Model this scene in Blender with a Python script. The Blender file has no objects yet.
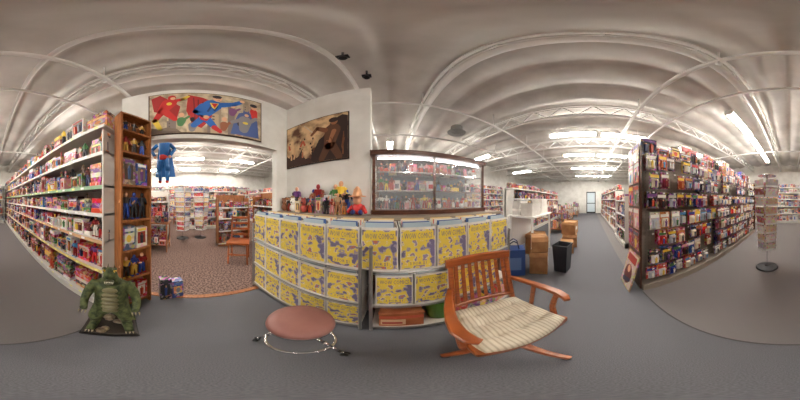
import bpy, bmesh, math, random
from mathutils import Matrix, Vector
random.seed(11)
R=random.random
U=random.uniform
sc=bpy.context.scene
pi=math.pi

# ------------------------------------------------------------ helpers
def lin(c):
    return tuple((v/12.92 if v<=0.04045 else ((v+0.055)/1.055)**2.4) for v in c)
def rgb(r,g,b): return lin((r/255,g/255,b/255))
def new_mat(name):
    m=bpy.data.materials.new(name); m.use_nodes=True
    nt=m.node_tree; b=nt.nodes['Principled BSDF']
    return m,nt,b
def mat_plain(name,c,rough=.6,metal=0,spec=.5,emit=0):
    m,nt,b=new_mat(name)
    b.inputs['Base Color'].default_value=(*c,1); b.inputs['Roughness'].default_value=rough
    b.inputs['Metallic'].default_value=metal
    b.inputs['Specular IOR Level'].default_value=spec
    if emit:
        b.inputs['Emission Color'].default_value=(*c,1); b.inputs['Emission Strength'].default_value=emit
    return m
def mat_noise(name,c1,c2,scale=10,rough=.7,bump=0,detail=4,lo=.35,hi=.65,stretch=(1,1,1),spec=.4):
    m,nt,b=new_mat(name); N=nt.nodes; L=nt.links
    tc=N.new('ShaderNodeTexCoord'); mp=N.new('ShaderNodeMapping'); mp.inputs['Scale'].default_value=stretch
    n=N.new('ShaderNodeTexNoise'); n.inputs['Scale'].default_value=scale; n.inputs['Detail'].default_value=detail
    r=N.new('ShaderNodeValToRGB'); r.color_ramp.elements[0].position=lo; r.color_ramp.elements[1].position=hi
    r.color_ramp.elements[0].color=(*c1,1); r.color_ramp.elements[1].color=(*c2,1)
    L.new(tc.outputs['Object'],mp.inputs[0]); L.new(mp.outputs[0],n.inputs['Vector']); L.new(n.outputs['Fac'],r.inputs[0]); L.new(r.outputs[0],b.inputs['Base Color'])
    b.inputs['Roughness'].default_value=rough; b.inputs['Specular IOR Level'].default_value=spec
    if bump:
        bp=N.new('ShaderNodeBump'); bp.inputs['Strength'].default_value=bump; bp.inputs['Distance'].default_value=.01
        L.new(n.outputs['Fac'],bp.inputs['Height']); L.new(bp.outputs[0],b.inputs['Normal'])
    return m
def mat_attr(name,rough=.5,vor=0,vscale=45,emit=0):
    m,nt,b=new_mat(name); N=nt.nodes; L=nt.links
    a=N.new('ShaderNodeAttribute'); a.attribute_name='Col'
    out=a.outputs['Color']
    if vor:
        tc=N.new('ShaderNodeTexCoord'); v=N.new('ShaderNodeTexVoronoi'); v.inputs['Scale'].default_value=vscale
        L.new(tc.outputs['Object'],v.inputs['Vector'])
        sp=N.new('ShaderNodeSeparateColor'); L.new(v.outputs['Color'],sp.inputs[0])
        gt=N.new('ShaderNodeMath'); gt.operation='GREATER_THAN'; gt.inputs[1].default_value=.5; L.new(sp.outputs[0],gt.inputs[0])
        ml=N.new('ShaderNodeMath'); ml.operation='MULTIPLY'; ml.inputs[1].default_value=vor; L.new(gt.outputs[0],ml.inputs[0])
        mx=N.new('ShaderNodeMix'); mx.data_type='RGBA'; L.new(ml.outputs[0],mx.inputs['Factor'])
        L.new(out,mx.inputs['A']); L.new(v.outputs['Color'],mx.inputs['B']); out=mx.outputs['Result']
    L.new(out,b.inputs['Base Color']); b.inputs['Roughness'].default_value=rough
    return m

class MB:
    def __init__(s): s.v=[];s.f=[];s.c=[];s.m=[];s.M=Matrix.Identity(4)
    def add(s,vs,fs,col,mat=0):
        o=len(s.v)
        s.v+= [tuple(s.M@Vector(p)) for p in vs]
        for f in fs:
            s.f.append([i+o for i in f]); s.c.append(col); s.m.append(mat)
    def box(s,x0,x1,y0,y1,z0,z1,col=(1,1,1),mat=0):
        vs=[(x,y,z) for z in (z0,z1) for y in (y0,y1) for x in (x0,x1)]
        s.add(vs,[(0,2,3,1),(4,5,7,6),(0,1,5,4),(2,6,7,3),(0,4,6,2),(1,3,7,5)],col,mat)
    def obox(s,c,d,rz=0,col=(1,1,1),mat=0,rx=0,ry=0):
        T=Matrix.Translation(c)@Matrix.Rotation(rz,4,'Z')@Matrix.Rotation(ry,4,'Y')@Matrix.Rotation(rx,4,'X')
        vs=[tuple(T@Vector((x*d[0]/2,y*d[1]/2,z*d[2]/2))) for z in (-1,1) for y in (-1,1) for x in (-1,1)]
        s.add(vs,[(0,2,3,1),(4,5,7,6),(0,1,5,4),(2,6,7,3),(0,4,6,2),(1,3,7,5)],col,mat)
    def cyl(s,p,q,r0,r1=None,n=8,col=(1,1,1),mat=0):
        if r1 is None: r1=r0
        p=Vector(p);q=Vector(q);d=(q-p).normalized()
        a=Vector((0,0,1)) if abs(d.z)<.9 else Vector((1,0,0))
        u=d.cross(a).normalized(); w=d.cross(u)
        vs=[];
        for (c,r) in ((p,r0),(q,r1)):
            for i in range(n):
                t=2*pi*i/n; vs.append(tuple(c+u*math.cos(t)*r+w*math.sin(t)*r))
        fs=[(i,(i+1)%n,n+(i+1)%n,n+i) for i in range(n)]+[tuple(range(n))[::-1],tuple(range(n,2*n))]
        s.add(vs,fs,col,mat)
    def sph(s,c,r,n=10,k=6,col=(1,1,1),mat=0,T=None):
        if not hasattr(r,'__len__'): r=(r,r,r)
        vs=[(0,0,-1)]+[(math.cos(2*pi*i/n)*math.sin(pi*j/k),math.sin(2*pi*i/n)*math.sin(pi*j/k),-math.cos(pi*j/k)) for j in range(1,k) for i in range(n)]+[(0,0,1)]
        T=T or Matrix.Identity(4)
        vs=[tuple(Vector(c)+(T@Vector((v[0]*r[0],v[1]*r[1],v[2]*r[2])))) for v in vs]
        fs=[(0,1+(i+1)%n,1+i) for i in range(n)]
        for j in range(k-2):
            for i in range(n):
                a=1+j*n; fs.append((a+i,a+(i+1)%n,a+n+(i+1)%n,a+n+i))
        a=1+(k-2)*n; l=len(vs)-1
        fs+=[(a+i,a+(i+1)%n,l) for i in range(n)]
        s.add(vs,fs,col,mat)
    def lathe(s,prof,c=(0,0,0),n=32,col=(1,1,1),mat=0):
        vs=[(c[0]+r*math.cos(2*pi*i/n),c[1]+r*math.sin(2*pi*i/n),c[2]+z) for r,z in prof for i in range(n)]
        fs=[]
        for j in range(len(prof)-1):
            for i in range(n):
                fs.append((j*n+i,j*n+(i+1)%n,(j+1)*n+(i+1)%n,(j+1)*n+i))
        fs.append(tuple(range(n))[::-1]); fs.append(tuple(range((len(prof)-1)*n,len(prof)*n)))
        s.add(vs,fs,col,mat)
    def torus(s,c,R0,r,n=32,k=8,col=(1,1,1),mat=0):
        vs=[(c[0]+(R0+r*math.cos(2*pi*j/k))*math.cos(2*pi*i/n),c[1]+(R0+r*math.cos(2*pi*j/k))*math.sin(2*pi*i/n),c[2]+r*math.sin(2*pi*j/k)) for i in range(n) for j in range(k)]
        fs=[(i*k+j,((i+1)%n)*k+j,((i+1)%n)*k+(j+1)%k,i*k+(j+1)%k) for i in range(n) for j in range(k)]
        s.add(vs,fs,col,mat)
    def sweep(s,pts,w,h,side=None,col=(1,1,1),mat=0,ch=.25):
        P=[Vector(p) for p in pts]; n=len(P); vs=[]
        for i,p in enumerate(P):
            d=(P[min(i+1,n-1)]-P[max(i-1,0)]).normalized()
            sd=Vector(side) if side else (Vector((0,0,1)).cross(d) if abs(d.z)<.95 else Vector((1,0,0)))
            sd=(sd-d*sd.dot(d)).normalized(); up=d.cross(sd)
            ww=w[i] if hasattr(w,'__len__') else w; hh=h[i] if hasattr(h,'__len__') else h
            cc=min(ww,hh)*ch
            for a,b in ((-ww/2+cc,-hh/2),(ww/2-cc,-hh/2),(ww/2,-hh/2+cc),(ww/2,hh/2-cc),(ww/2-cc,hh/2),(-ww/2+cc,hh/2),(-ww/2,hh/2-cc),(-ww/2,-hh/2+cc)):
                vs.append(tuple(p+sd*a+up*b))
        fs=[tuple(range(8))[::-1],tuple(range((n-1)*8,n*8))]
        for i in range(n-1):
            for j in range(8): fs.append((i*8+j,i*8+(j+1)%8,(i+1)*8+(j+1)%8,(i+1)*8+j))
        s.add(vs,fs,col,mat)
    def poly(s,pts,y,col,mat=0):   # flat polygon in local XZ plane at depth y
        s.add([(p[0],y,p[1]) for p in pts],[tuple(range(len(pts)))],col,mat)
    def ell(s,cx,cz,rx,rz,y,col,rot=0,n=16,mat=0):
        s.poly([(cx+rx*math.cos(t)*math.cos(rot)-rz*math.sin(t)*math.sin(rot),cz+rx*math.cos(t)*math.sin(rot)+rz*math.sin(t)*math.cos(rot)) for t in [2*pi*i/n for i in range(n)]],y,col,mat)
    def cap(s,p,q,r0,r1,y,col,mat=0):
        a=math.atan2(q[1]-p[1],q[0]-p[0]); pts=[]
        for i in range(7): t=a+pi/2+pi*i/6; pts.append((p[0]+r0*math.cos(t),p[1]+r0*math.sin(t)))
        for i in range(7): t=a-pi/2+pi*i/6; pts.append((q[0]+r1*math.cos(t),q[1]+r1*math.sin(t)))
        s.poly(pts,y,col,mat)
    def build(s,name,mats,smooth=False,parent=None,loc=None,rot=None,bevel=0):
        me=bpy.data.meshes.new(name); me.from_pydata(s.v,[],s.f)
        for m in mats: me.materials.append(m)
        me.polygons.foreach_set('material_index',s.m)
        ca=me.color_attributes.new('Col','FLOAT_COLOR','CORNER')
        d=[]
        for f,c in zip(s.f,s.c): d+= [c[0],c[1],c[2],1.0]*len(f)
        ca.data.foreach_set('color',d)
        if smooth: me.polygons.foreach_set('use_smooth',[True]*len(s.f))
        me.validate(); me.update()
        o=bpy.data.objects.new(name,me); sc.collection.objects.link(o)
        if loc: o.location=loc
        if rot: o.rotation_euler=rot
        if parent: o.parent=parent
        if bevel:
            b=o.modifiers.new('b','BEVEL'); b.width=bevel; b.segments=2; b.limit_method='ANGLE'
        return o
def empty(name,loc=(0,0,0),rot=(0,0,0)):
    o=bpy.data.objects.new(name,None); o.location=loc; o.rotation_euler=rot; sc.collection.objects.link(o); return o
def frame(x,y,z,rz): return Matrix.Translation((x,y,z))@Matrix.Rotation(math.radians(rz),4,'Z')

# ------------------------------------------------------------ materials
M_wall=mat_noise('wall_white',rgb(214,211,204),rgb(230,228,222),3,.8)
M_floor=mat_noise('grey_carpet',rgb(88,88,93),rgb(118,118,122),220,.95,bump=.15,lo=.3,hi=.7,spec=.1)
M_floor2=mat_noise('aisle_carpet',rgb(106,101,101),rgb(136,131,130),220,.95,bump=.15,lo=.3,hi=.7,spec=.1)
M_brown=mat_noise('brown_carpet',rgb(84,66,60),rgb(132,110,102),38,.95,bump=.3,lo=.42,hi=.58,spec=.15)
M_white=mat_plain('white_paint',rgb(240,239,235),.4)
M_shelf=mat_plain('shelf_cream',rgb(212,208,200),.45)
M_dark=mat_plain('dark_metal',rgb(45,44,46),.4,.6)
M_chrome=mat_plain('chrome',rgb(220,220,222),.12,1)
M_wood=mat_noise('oak_varnish',rgb(122,58,22),rgb(168,90,40),9,.3,stretch=(1,1,6),lo=.3,hi=.7,spec=.6)
M_wood2=mat_noise('endcap_wood',rgb(124,72,36),rgb(170,108,60),7,.4,stretch=(6,6,1),lo=.3,hi=.7)
M_dwood=mat_noise('case_wood',rgb(66,38,28),rgb(102,62,44),8,.3,stretch=(1,6,6),lo=.3,hi=.7)
M_attr=mat_attr('painted_items',.4)
M_print=mat_attr('printed_packaging',.32,vor=.42,vscale=32)
M_flat=mat_attr('poster_ink',.7)
M_card=mat_noise('cardboard',rgb(156,112,74),rgb(180,136,92),6,.85)
M_boxw=mat_noise('box_white',rgb(218,212,204),rgb(234,230,224),8,.8)
M_tube=mat_plain('fluorescent',(1,.955,.88),.5,emit=62)
M_glass,nt,b=new_mat('glass')
b.inputs['Base Color'].default_value=(.95,.98,.98,1); b.inputs['Roughness'].default_value=.03; b.inputs['Alpha'].default_value=.14; b.inputs['Specular IOR Level'].default_value=.9
M_ceil=mat_noise('ceiling_fabric',rgb(192,188,182),rgb(224,220,214),1.6,.75,bump=.2,lo=.3,hi=.7)

# comic box label: yellow print with purple-grey drawings
M_label,nt,b=new_mat('yellow_label'); N=nt.nodes; L=nt.links
tc=N.new('ShaderNodeTexCoord'); oi=N.new('ShaderNodeObjectInfo'); ad=N.new('ShaderNodeVectorMath'); ad.operation='ADD'
cm=N.new('ShaderNodeCombineXYZ'); mu=N.new('ShaderNodeMath'); mu.operation='MULTIPLY'; mu.inputs[1].default_value=.12
L.new(oi.outputs['Random'],mu.inputs[0]); L.new(mu.outputs[0],cm.inputs[1]); L.new(tc.outputs['Object'],ad.inputs[0]); L.new(cm.outputs[0],ad.inputs[1])
n=N.new('ShaderNodeTexNoise'); n.inputs['Scale'].default_value=15; n.inputs['Detail'].default_value=4
L.new(ad.outputs[0],n.inputs['Vector'])
r=N.new('ShaderNodeValToRGB'); r.color_ramp.interpolation='CONSTANT'
e=r.color_ramp.elements; e[0].position=0; e[0].color=(*rgb(108,100,134),1); e[1].position=.41; e[1].color=(*rgb(158,148,168),1)
x=e.new(.45); x.color=(*rgb(228,202,80),1); x=e.new(.56); x.color=(*rgb(228,212,168),1); x=e.new(.59); x.color=(*rgb(140,126,156),1); x=e.new(.65); x.color=(*rgb(190,110,84),1)
L.new(n.outputs['Fac'],r.inputs[0]); L.new(r.outputs[0],b.inputs['Base Color']); b.inputs['Roughness'].default_value=.5
M_ink=mat_plain('purple_ink',rgb(104,88,140),.6)
M_band=mat_plain('yellow_band',rgb(232,206,70),.5)

# ------------------------------------------------------------ room shell
XW,XE,YS,YN,ZC=-9.0,12.5,-8.2,6.0,3.65
def slab(name,x0,x1,y0,y1,z0,z1,mat):
    m=MB(); m.box(x0,x1,y0,y1,z0,z1); return m.build(name,[mat])
slab('floor',-1.36,XE,-.6,YN,-.1,0,M_floor)
slab('floor_aisle',-1.36,XE,YS,-.6,-.1,0,M_floor2)
slab('floor_side_room',XW,-1.36,YS,YN,-.1,0,M_brown)
slab('trim_1',-1.40,-1.34,-.6,.80,0,.012,M_wood2)
slab('trim_2',-.86,1.36,-.606,-.594,0,.004,mat_plain('seam_strip',rgb(72,70,70),.7))
slab('wall_west',XW-.1,XW,YS,YN,0,4,M_wall)
slab('wall_east',XE,XE+.1,YS,YN,0,4,M_wall)
slab('wall_south',XW,XE,YS-.1,YS,0,4,M_wall)
slab('wall_north',XW,XE,YN,YN+.1,0,4,M_wall)
me=bpy.data.meshes.new('ceiling'); vs=[];fs=[]
nx=int((XE-XW)/.06); ys=[YS+(YN-YS)*i/80 for i in range(81)]
for i in range(nx+1):
    x=XW+(XE-XW)*i/nx
    t=((x+1.2)/.6)%1
    z=ZC-.10*math.sin(pi*t)**.8
    for j,y in enumerate(ys):
        vs.append((x,y,z+.02*math.sin(y*2.3+x*1.1)*math.sin(pi*t)+.012*math.sin(y*7+3*x)))
for i in range(nx):
    for j in range(80): fs.append((i*81+j,i*81+j+1,(i+1)*81+j+1,(i+1)*81+j))
me.from_pydata(vs,[],fs); me.polygons.foreach_set('use_smooth',[True]*len(fs)); me.materials.append(M_ceil)
o=bpy.data.objects.new('ceiling',me); sc.collection.objects.link(o)
slab('ceiling_deck',XW,XE,YS,YN,ZC+.06,ZC+.12,M_wall)
m=MB()
m.box(-1.46,-1.36,1.10,1.40,0,2.9); m.box(-1.46,-1.36,-.75,1.10,2.02,2.9); m.box(-1.46,-1.36,-.80,-.75,0,2.9)
m.build('wall_partition',[M_wall])
slab('wall_poster_return',-1.36,-.2,1.30,1.40,0,2.9,M_wall)

# ------------------------------------------------------------ trusses & pipes
e_=.03
for x in [-8.4,-6.6,-4.8,-3.0,-1.2,.6,2.4,4.2,6.0,7.8,9.6,11.4]:
    m=MB()
    r=.05 if abs(x)<1.3 else .034
    m.cyl((x,YS+e_,3.20),(x,YN-e_,3.20),r,n=10); 
    m.cyl((x-.03,YS+e_,3.47),(x-.03,YN-e_,3.47),.024,n=6); m.cyl((x+.03,YS+e_,3.47),(x+.03,YN-e_,3.47),.024,n=6)
    y=YS+e_; k=0
    while y<YN-.4:
        a,b_=(3.20,3.47) if k%2==0 else (3.47,3.20)
        m.cyl((x,y,a),(x,y+.30,b_),.015,n=6); y+=.30;k+=1
    m.build('roof_truss',[M_white],smooth=True)
m=MB()
for (y,z,r) in ((-.8,3.12,.035),(-1.5,3.10,.025),(3.2,3.10,.025),(-4.5,3.10,.025),(1.9,3.12,.02)): m.cyl((XW+e_,y,z),(XE-e_,y,z),r,n=8)
m.cyl((-.45,YS+e_,3.40),(-.45,YN-e_,3.40),.032,n=8)
for k in range(14):
    x=-8.5+k*1.5
    for y in (3.2,-.8,1.9): m.cyl((x,y,3.12),(x,y,3.49),.01,n=5)
    m.cyl((x,-.8,3.02),(x,-.8,3.12),.014,n=6); m.cyl((x,-.8,3.02),(x,-.8,3.026),.03,n=10)
m.build('sprinkler_pipe',[M_white],smooth=True)
m=MB()
for k in range(4): m.lathe([(.24-.055*k,0-.02*k),(.25-.055*k,.012-.02*k),(.20-.055*k,.05-.02*k)],(1.7,2.95,3.28),n=28)
m.cyl((1.7,2.95,3.30),(1.7,2.95,3.49),.16,n=20)
m.build('ceiling_vent',[mat_plain('vent_grey',rgb(150,148,145),.5)],smooth=False)
for (x,y) in ((-.35,.9),(-.25,1.35)):
    m=MB(); m.cyl((x,y,3.3),(x,y,3.5),.012); m.sph((x,y,3.27),(.04,.04,.04)); m.box(x-.05,x+.05,y-.03,y+.03,3.30,3.34)
    m.build('ceiling_spotlight',[M_dark],smooth=True)

# ------------------------------------------------------------ lights
def fixture(x,y,ln,ax='y',z=3.0):
    m=MB()
    m.box(x-.08,x+.08,y-ln/2,y+ln/2,z+.03,z+.08,mat=0)
    for s in (-1,1):
        m.cyl((x+s*.05,y-ln/2+.03,z),(x+s*.05,y+ln/2-.03,z),.022,n=6,mat=1)
        m.box(x-.08,x+.08,y+s*ln/2-.015,y+s*ln/2+.015,z-.03,z+.08,mat=0)
        m.cyl((x,y+s*.4,z+.08),(x,y+s*.4,3.49),.005,n=5)
    m.build('fluorescent_fixture',[M_white,M_tube])
for y in (-2.7,-4.05,-5.4): fixture(1.07,y,1.28,z=3.18)
for x in (3.3,5.1,7.4,9.8):
    fixture(x,.45,1.25,z=3.18); fixture(x,-.9,1.25,z=3.16)
for (x,y) in ((3.3,3.9),(6.6,3.9),(.0,4.0),(-1.8,4.0),(1.2,4.9)): fixture(x,y,1.25)
for x in (-3.6,-5.6,-7.6):
    for y in (-2.6,-.0,2.4): fixture(x,y,1.25,z=3.18)
for (x,y) in ((-2.2,-5.6),(3.4,-3.4),(3.4,-5.7),(6,-5.5),(9,-5.5),(-2.2,-2.6)): fixture(x,y,1.25,z=3.18)

# ------------------------------------------------------------ merchandise
PAL=[rgb(*c) for c in [(196,40,42),(40,74,156),(226,222,212),(206,76,48),(50,50,58),(236,202,76),(76,130,74),(112,66,130),(66,134,184),(200,126,68),(236,236,230),(34,34,38),(146,38,38),(110,110,120),(214,150,150),(190,185,176)]]
DARK=[rgb(*c) for c in [(150,44,38),(60,50,46),(90,40,38),(96,74,62),(136,84,58),(42,48,88),(164,60,46),(120,108,98),(38,36,38),(186,156,120),(160,152,146),(70,90,124),(48,46,52),(176,44,40)]]
LITE=[rgb(*c) for c in [(234,232,226),(206,70,58),(216,210,200),(180,198,208),(70,102,160),(240,220,170),(130,118,110),(224,190,126),(206,206,210)]]
HANG=[rgb(*c) for c in [(176,44,40),(40,54,116),(32,32,38),(150,40,38),(52,90,150),(80,44,44),(190,90,50),(60,54,60),(206,190,170),(120,40,60)]]
SKIN=rgb(214,160,125)
def figure(m,x,y,z,h,pal,mat=0):
    a=random.choice(pal); b_=random.choice(pal); c=random.choice([SKIN,SKIN,a,b_]); s=h
    for k in (-1,1):
        m.cyl((x+k*.11*s,y,z),(x+k*.07*s,y,z+.48*s),.05*s,.075*s,6,b_,mat)
        m.box(x+k*.11*s-.045*s,x+k*.11*s+.045*s,y-.11*s,y+.05*s,z,z+.05*s,a,mat)
        sx=x+k*.16*s; sw=U(-.1,.16)
        m.cyl((sx,y,z+.78*s),(x+k*(.22+sw*.4)*s,y-.03*s,z+.58*s),.045*s,.04*s,5,a,mat)
        m.cyl((x+k*(.22+sw*.4)*s,y-.03*s,z+.58*s),(x+k*(.2+sw)*s,y-.14*s,z+(.45+abs(sw)*2)*s),.04*s,.03*s,5,c,mat)
    m.cyl((x,y,z+.44*s),(x,y,z+.62*s),.10*s,.10*s,7,b_,mat)
    m.cyl((x,y,z+.6*s),(x,y,z+.82*s),.10*s,.15*s,7,a,mat)
    m.sph((x,y,z+.92*s),(.075*s,.08*s,.095*s),7,5,c,mat)
def toybox(m,x,y,z,w,d,h,pal,mat=1):
    c=random.choice(pal)
    m.box(x-w/2,x+w/2,y+.012,y+d,z,z+h,c,mat)
    t=.012
    if R()<.3:
        m.box(x-w/2,x+w/2,y,y+.012,z,z+h,c,mat)
        m.box(x-w*.4,x+w*.4,y-.002,y,z+h*.3,z+h*.72,random.choice(PAL),mat); m.ell(x+w*U(-.1,.1),z+h*.5,w*.2,h*.16,y-.003,random.choice(PAL+[SKIN]))
        m.box(x-w*.4,x+w*.4,y-.002,y,z+h*.8,z+h*.92,random.choice(LITE)); return
    m.box(x-w/2,x+w/2,y,y+.012,z+h*.8,z+h,c,mat); m.box(x-w/2,x+w/2,y,y+.012,z,z+h*.18,c,mat)
    m.box(x-w/2,x-w/2+t,y,y+.012,z+h*.18,z+h*.8,c,mat); m.box(x+w/2-t,x+w/2,y,y+.012,z+h*.18,z+h*.8,c,mat)
    m.box(x-w*.36,x+w*.36,y+.008,y+.012,z+h*.2,z+h*.78,random.choice(LITE+DARK),0)
    nf=1 if w<.15 else 2
    for q in range(nf):
        f=random.choice(pal); xx=x+(q-(nf-1)/2)*w*.34
        m.cyl((xx,y+.004,z+h*.22),(xx,y+.004,z+h*.62),w*.10,w*.15,5,f,0); m.sph((xx,y+.004,z+h*.68),(w*.08,.012,h*.06),6,4,random.choice([SKIN,f]),0)
    m.box(x-w*.38,x+w*.38,y-.002,y,z+h*.84,z+h*.95,random.choice(PAL),0)
def blister(m,x,y,z,w,h,pal):
    """hanging card with hang-hole header, logo band and a bulging plastic bubble holding a figure"""
    c=random.choice(pal); m.box(x-w/2,x+w/2,y,y+.004,z,z+h,c,1)
    f=random.choice(PAL); bz0,bz1=z+h*.08,z+h*.62; bc=random.choice([rgb(222,222,222),rgb(190,196,204),rgb(236,224,200),c])
    x0,x1=x-w*.32,x+w*.32; d=.034
    m.add([(x0,y,bz0),(x1,y,bz0),(x1,y,bz1),(x0,y,bz1),(x0+w*.08,y-d,bz0+h*.04),(x1-w*.08,y-d,bz0+h*.04),(x1-w*.08,y-d,bz1-h*.06),(x0+w*.08,y-d,bz1-h*.06)],[(4,5,6,7),(0,1,5,4),(1,2,6,5),(2,3,7,6),(3,0,4,7)],bc,2)
    for k in (-1,1): m.cyl((x+k*w*.06,y-d-.004,z+h*.12),(x+k*w*.045,y-d-.004,z+h*.3),w*.035,w*.05,5,f,0)
    m.cyl((x,y-d-.004,z+h*.28),(x,y-d-.004,z+h*.46),w*.08,w*.13,5,f,0); m.sph((x,y-d-.004,z+h*.52),(w*.07,.012,h*.05),6,4,random.choice([SKIN,SKIN,f]),0)
    m.box(x-w*.42,x+w*.42,y-.002,y,z+h*.68,z+h*.86,random.choice(PAL+[rgb(240,235,225)]*8+[rgb(240,200,60)]*3),0)
    m.box(x-w*.06,x+w*.06,y-.002,y,z+h*.92,z+h*.96,rgb(20,20,20),0)
def row(m,L_,z,maxh,depth,pal,mode,u0=0):
    u=u0+.02
    while u<u0+L_-.06:
        k=R()
        if mode=='fig' and k<.55 or mode=='mix' and k<.36:
            h=U(.6,1.0)*min(maxh,.3); figure(m,u+.05,U(.04,.12),z,h,pal); 
            if R()<.7: figure(m,u+.07,.22,z,h*1.05,pal)
            u+=h*.38+.01
        else:
            w=U(.07,.26) if R()<.45 else U(.07,.15); h=U(.4,1.0)*min(maxh,.36); d=U(.06,.2)
            if u+w>u0+L_: break
            y0=U(.0,.07)
            if k>.87 and mode!='far':
                for q in range(int(maxh*.85/.05)): 
                    m.box(u+U(0,.01),u+w*1.1,y0+U(0,.015),y0+d,z+q*.05,z+q*.05+.047,random.choice(pal),1)
                u+=w*1.1+.01
            else:
                toybox(m,u+w/2,y0,z,w,d,h,pal)
                if h<maxh*.65 and R()<.8:
                    hh=maxh-h-.01
                    if R()<.5: m.box(u,u+w*.95,y0+.01,y0+d,z+h+.001,z+h+min(.07,hh),random.choice(pal),1)
                    elif hh>.06: figure(m,u+w/2,y0+.06,z+h+.001,min(hh,.14),pal)
                if depth>.3: m.box(u+.005,u+w-.005,y0+d+.03,min(depth-.03,y0+d+.15),z,z+min(maxh,h*U(.9,1.4)),random.choice(pal),1)
                u+=w+U(.001,.01)
def gondola(name,L_,depth,levels,top,M,pal,mode='mix',ms=None,maxtop=.2,edgec=None):
    ms=ms or M_shelf
    s=MB(); s.M=M; g=MB(); g.M=M
    s.box(0,L_,depth-.02,depth,0.0,top,mat=0)
    s.box(0,L_,.02,depth,0,levels[0]-.02,mat=0)
    for i,z in enumerate(levels):
        inset=0 if i==0 else .04
        s.box(0,L_,inset,depth,z-.02,z,mat=0)
        ec=(edgec or {}).get(i,rgb(224,222,218))
        s.box(0,L_,inset-.006,inset,z-.034,z+.003,ec,mat=1)
        u=.1
        while u<L_-.1: s.box(u,u+.05,inset-.008,inset-.006,z-.028,z-.004,rgb(245,240,150) if R()<.4 else rgb(250,250,250),mat=1); u+=U(.12,.3)
        nxt=levels[i+1] if i+1<len(levels) else z+maxtop+.05
        g.M=M@Matrix.Translation((0,inset,0))
        row(g,L_,z,nxt-z-.045,depth-inset,pal,mode)
    n=max(1,round(L_/1.2))
    for k in range(n+1):
        u=k*L_/n; s.box(max(0,u-.015),min(L_,u+.015),depth-.05,depth-.015,0,top,mat=0)
    for u in (0,L_-.015): s.box(u,u+.015,.02,depth,0,top-.1,mat=0)
    o=s.build(name,[ms,M_attr]); g.build('merchandise',[M_attr,M_print],parent=o)
    return o

LEV=[.15,.56,.90,1.17,1.44,1.78,2.10]
gondola('toy_shelving_unit',7.22,.42,LEV,2.12,frame(-.88,-7.95,0,90),PAL+DARK[:6],'mix',maxtop=.27,edgec={1:rgb(222,204,130),4:rgb(150,186,150),2:rgb(214,170,130)})
# -------- wooden endcap bookcase
m=MB(); g=MB(); F=frame(-.94,-.565,0,150); m.M=F; g.M=F
W_=.35; H_=2.22
m.box(0,.018,0,.13,0,H_); m.box(W_-.018,W_,0,.13,0,H_); m.box(.018,W_-.018,.118,.13,0,H_); m.box(0,W_,0,.13,H_-.02,H_)
zs=[.10,.48,.82,1.12,1.44,1.76,2.0]
for i,z in enumerate(zs):
    m.box(.018,W_-.018,.0,.118,z-.02,z)
    nxt=zs[i+1] if i+1<len(zs) else H_-.02
    h=nxt-z-.04
    if i in (0,2,4): toybox(g,.10,.02,z,.13,.08,h*.9,DARK); toybox(g,.245,.02,z,.13,.08,h*.8,PAL)
    else:
        for u in (.08,.175,.27): figure(g,u,.055,z,min(h*.95,.25),[rgb(30,30,34),rgb(150,30,30),rgb(200,160,60),rgb(30,60,140),rgb(60,50,46),rgb(30,30,34)])
o=m.build('wooden_display_bookcase',[M_wood2]); g.build('figures',[M_attr,M_print],parent=o)
m=MB(); m.M=frame(-1.27,-.30,0,115)
for i in range(2): toybox(m,.06+.13*i,.0,0.0,.12,.1,.34-.05*i,[rgb(40,36,50),rgb(40,60,120),rgb(30,30,34)])
m.build('boxed_toys',[M_attr,M_print])

# ------------------------------------------------------------ right hook rack
s=MB(); g=MB(); F=frame(1.38,-.62,0,-90); s.M=F; g.M=F
RL=4.3
s.box(0,RL,.24,.27,0,1.95); s.box(0,RL,0,.5,0,.10); s.box(-.02,0,.06,.52,0,2.02,mat=1); s.box(RL,RL+.02,0,.52,0,1.97,mat=1); s.box(0,RL,0.2,.5,1.93,1.95)
for u in (0,1.2,2.4,3.6): s.box(u,u+.03,.21,.24,.10,1.95,mat=3)
u=.03
while u<RL:      # pegboard holes
    for q in range(36): s.box(u,u+.006,.2385,.24,.13+q*.05,.136+q*.05,mat=3)
    u+=.05
for i in range(7):
    z=.12+i*.26
    u=.06+(.04 if i%2 else 0)
    while u<RL-.1:
        w=U(.13,.165); h=U(.20,.24); zz=z+.245-h+U(-.008,.008); y=U(.03,.09)
        q=R()
        if q<.90:
            pal=HANG if R()<.75 else PAL
            blister(g,u+w/2,y,zz,w,h,pal)
            c=random.choice(pal)
            for t_ in range(random.randint(1,4)): g.box(u,u+w,y+.012+t_*.025,y+.016+t_*.025,zz,zz+h,c,1)
        yy_=y-.05
        s.cyl((u+w/2,yy_,zz+h*.94),(u+w/2,.24,zz+h*.94),.0035,n=4,mat=2); s.box(u+w/2-.014,u+w/2+.014,yy_-.002,yy_,zz+h*.90,zz+h*.98,mat=4)
        u+=w+U(.006,.02)
u=.06
while u<RL-.25:
    w=U(.10,.26);h=U(.12,.36); toybox(g,u+w/2,U(.2,.26),1.951,w,.14,h,DARK+PAL[:5]+LITE[:2]); u+=w+U(.0,.03)
u=.05
while u<RL-.1:
    for z in (.2,.6,1.0,1.4): g.box(u,u+.15,.42,.5,z,z+.3,random.choice(DARK),1)
    u+=.17
M_bub=mat_attr('plastic_bubble',.12)
rack=s.build('hook_display_rack',[mat_plain('pegboard',rgb(150,138,126),.7),M_dwood,M_chrome,mat_plain('upright_black',rgb(50,46,46),.4),M_white]); g.build('blister_pack_merchandise',[M_attr,M_print,M_bub],parent=rack)
m=MB(); m.M=frame(1.38,-1.55,1.95,-90)
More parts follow.
